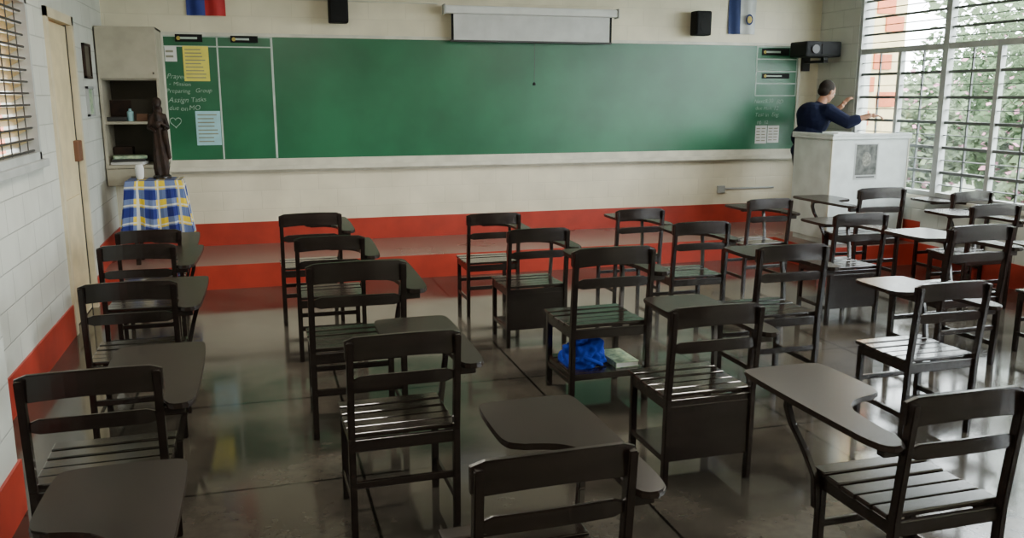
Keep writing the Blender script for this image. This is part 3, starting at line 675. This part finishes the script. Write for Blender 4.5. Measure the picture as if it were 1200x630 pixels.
# ------------------------------------------------------------------ outside
struct('ground_outside', boxes([(XR+.2, 60, -25, 60, -.3, -.12),(-30,XL-.2,-25,60,-.3,-.12)]), M['ground'])
struct('wall_exterior', box1(7.1, 8.55, 10.2, 10.5, -.12, 4.5), M['extwall'])
b = NB()
for (x,z) in ((7.5,.9),(7.9,1.5),(7.55,1.95),(8.2,2.25),(7.7,2.7),(8.2,3.2),(8.0,.6),(7.95,1.95),(8.35,2.75),(8.3,1.75),(8.2,2.98),(8.4,3.2)): add_box(b, x-.14,x+.14,10.17,10.2,z-.10,z+.10,bev=.004)
struct('trim_4', b, M['terra'])
struct('wall_outside_left', box1(-4.2,-4.0,2,22,-.12,4.6), M['extyellow'])
struct('trim_5', box1(-4.0,-3.97,2,22,-.12,1.85), M['extorange'])
def crown(c, rad, n, sz, rnd):
    b = NB()
    for _ in range(n):
        d_ = Vector((rnd.gauss(0,1),rnd.gauss(0,1),rnd.gauss(0,1))).normalized()*(rnd.random()**.4)
        p = Vector((c[0]+d_.x*rad[0], c[1]+d_.y*rad[1], c[2]+d_.z*rad[2]))
        a = Vector((rnd.gauss(0,1),rnd.gauss(0,1),rnd.gauss(0,.6))).normalized(); q = a.orthogonal().normalized(); s = sz*rnd.uniform(.6,1.3)
        v = [b.verts.new(p+a*s), b.verts.new(p+q*s*.6), b.verts.new(p-a*s), b.verts.new(p-q*s*.6)]; b.faces.new(v)
    return b
rnd = random.Random(3)
sh = [(8.6,7.6,.62,.9,'leaf2','low pale shrub outside, nearest the window behind the lectern'),(10.6,9.6,1.05,1.5,'leaf','rounded dark shrub outside, beyond the lowest pale one'),
      (8.7,6.1,.6,.8,'leaf2','small pale shrub outside, closest to the windows at the right edge'),(13.2,12.6,1.5,2.0,'leaf','tall dark shrub outside, behind the rounded dark one'),
      (11.0,7.0,1.2,1.6,'leaf2','wide pale shrub outside, in the middle of the garden'),(14.6,9.4,1.6,2.1,'leaf','widest dark shrub outside at the back of the garden'),
      (10.3,11.9,.9,1.6,'leaf2','pale shrub outside, just past the building wing'),(16.5,16.2,2.2,2.8,'leaf','huge dark shrub outside, farthest from the room'),(18.5,12.0,2.2,2.8,'leaf2','huge pale shrub outside, far to the right')]
for x,y,r_,h_,m_,lb in sh:
    t = thing('shrub', lb, 'shrub', (x,y,-.12), group='shrubs outside the windows')
    obj('foliage', crown((0,0,h_*.75),(r_,r_,h_*.7),int(3600*max(1,r_)),.08,rnd), M[m_], t)
    b = NB()
    for k in range(4): a=k*1.6; tube(b,[(0,0,0),(.15*math.cos(a),.15*math.sin(a),h_*.4),(.4*r_*math.cos(a),.4*r_*math.sin(a),h_)],[.03,.02,.008],6)
    obj('stem', b, M['bark'], t)
    obj('blossom', crown((0,0,h_*.8),(r_*1.02,r_*1.02,h_*.7),220,.06,rnd), M['flower'], t)
for x,y,h_,rr,rz_,lb in ((12.6,10.2,4.2,1.7,1.3,'slim tree outside, nearer the windows'),(21.5,18.5,5.2,4.6,2.6,'broad tree outside, farthest toward the building wing')):
    t = thing('tree', lb, 'tree', (x,y,-.12), group='trees outside the windows')
    b = NB(); tube(b,[(0,0,0),(.08,0,h_*.4),(0,.1,h_*.9)],[.12,.09,.04],8); obj('trunk', b, M['bark'], t)
    obj('foliage', crown((0,0,h_),(rr,rr,rz_),2600 if rr<3 else 4500,.10 if rr<3 else .16,rnd), M['leaf2'], t)

# ------------------------------------------------------------------ light
wd = bpy.data.worlds.new('world'); bpy.context.scene.world = wd; wd.use_nodes = True
bg_ = wd.node_tree.nodes['Background']; bg_.inputs[0].default_value = (.90,.96,1.0,1); bg_.inputs[1].default_value = 24.0
def area(loc, rot, sx, sy, power, col=(1,1,1), portal=False):
    l = bpy.data.lights.new('area_lamp','AREA'); l.shape='RECTANGLE'; l.size=sx; l.size_y=sy; l.energy=power; l.color=col
    if portal: l.cycles.is_portal = True
    o = bpy.data.objects.new('window_portal' if portal else 'ceiling_fill', l); C.objects.link(o); o.location=loc; o.rotation_euler=rot
area((XR+.18,(RY0+RY1)/2,(RZ0+RZ1)/2),(0,math.pi/2,0), RZ1-RZ0, RY1-RY0, 1, portal=True)
area((XL-.18,(WY0+WY1)/2,(WZ0+WZ1)/2),(0,-math.pi/2,0), WZ1-WZ0, WY1-WY0, 1, portal=True)
for x in (.4,3.6):
    for y in (1.0,5.6): area((x,y,ZC-.06),(0,0,0),1.2,.35,85 if y>3 else 35,(1,.93,.81))  # unseen fill lights added under the ceiling to brighten the room
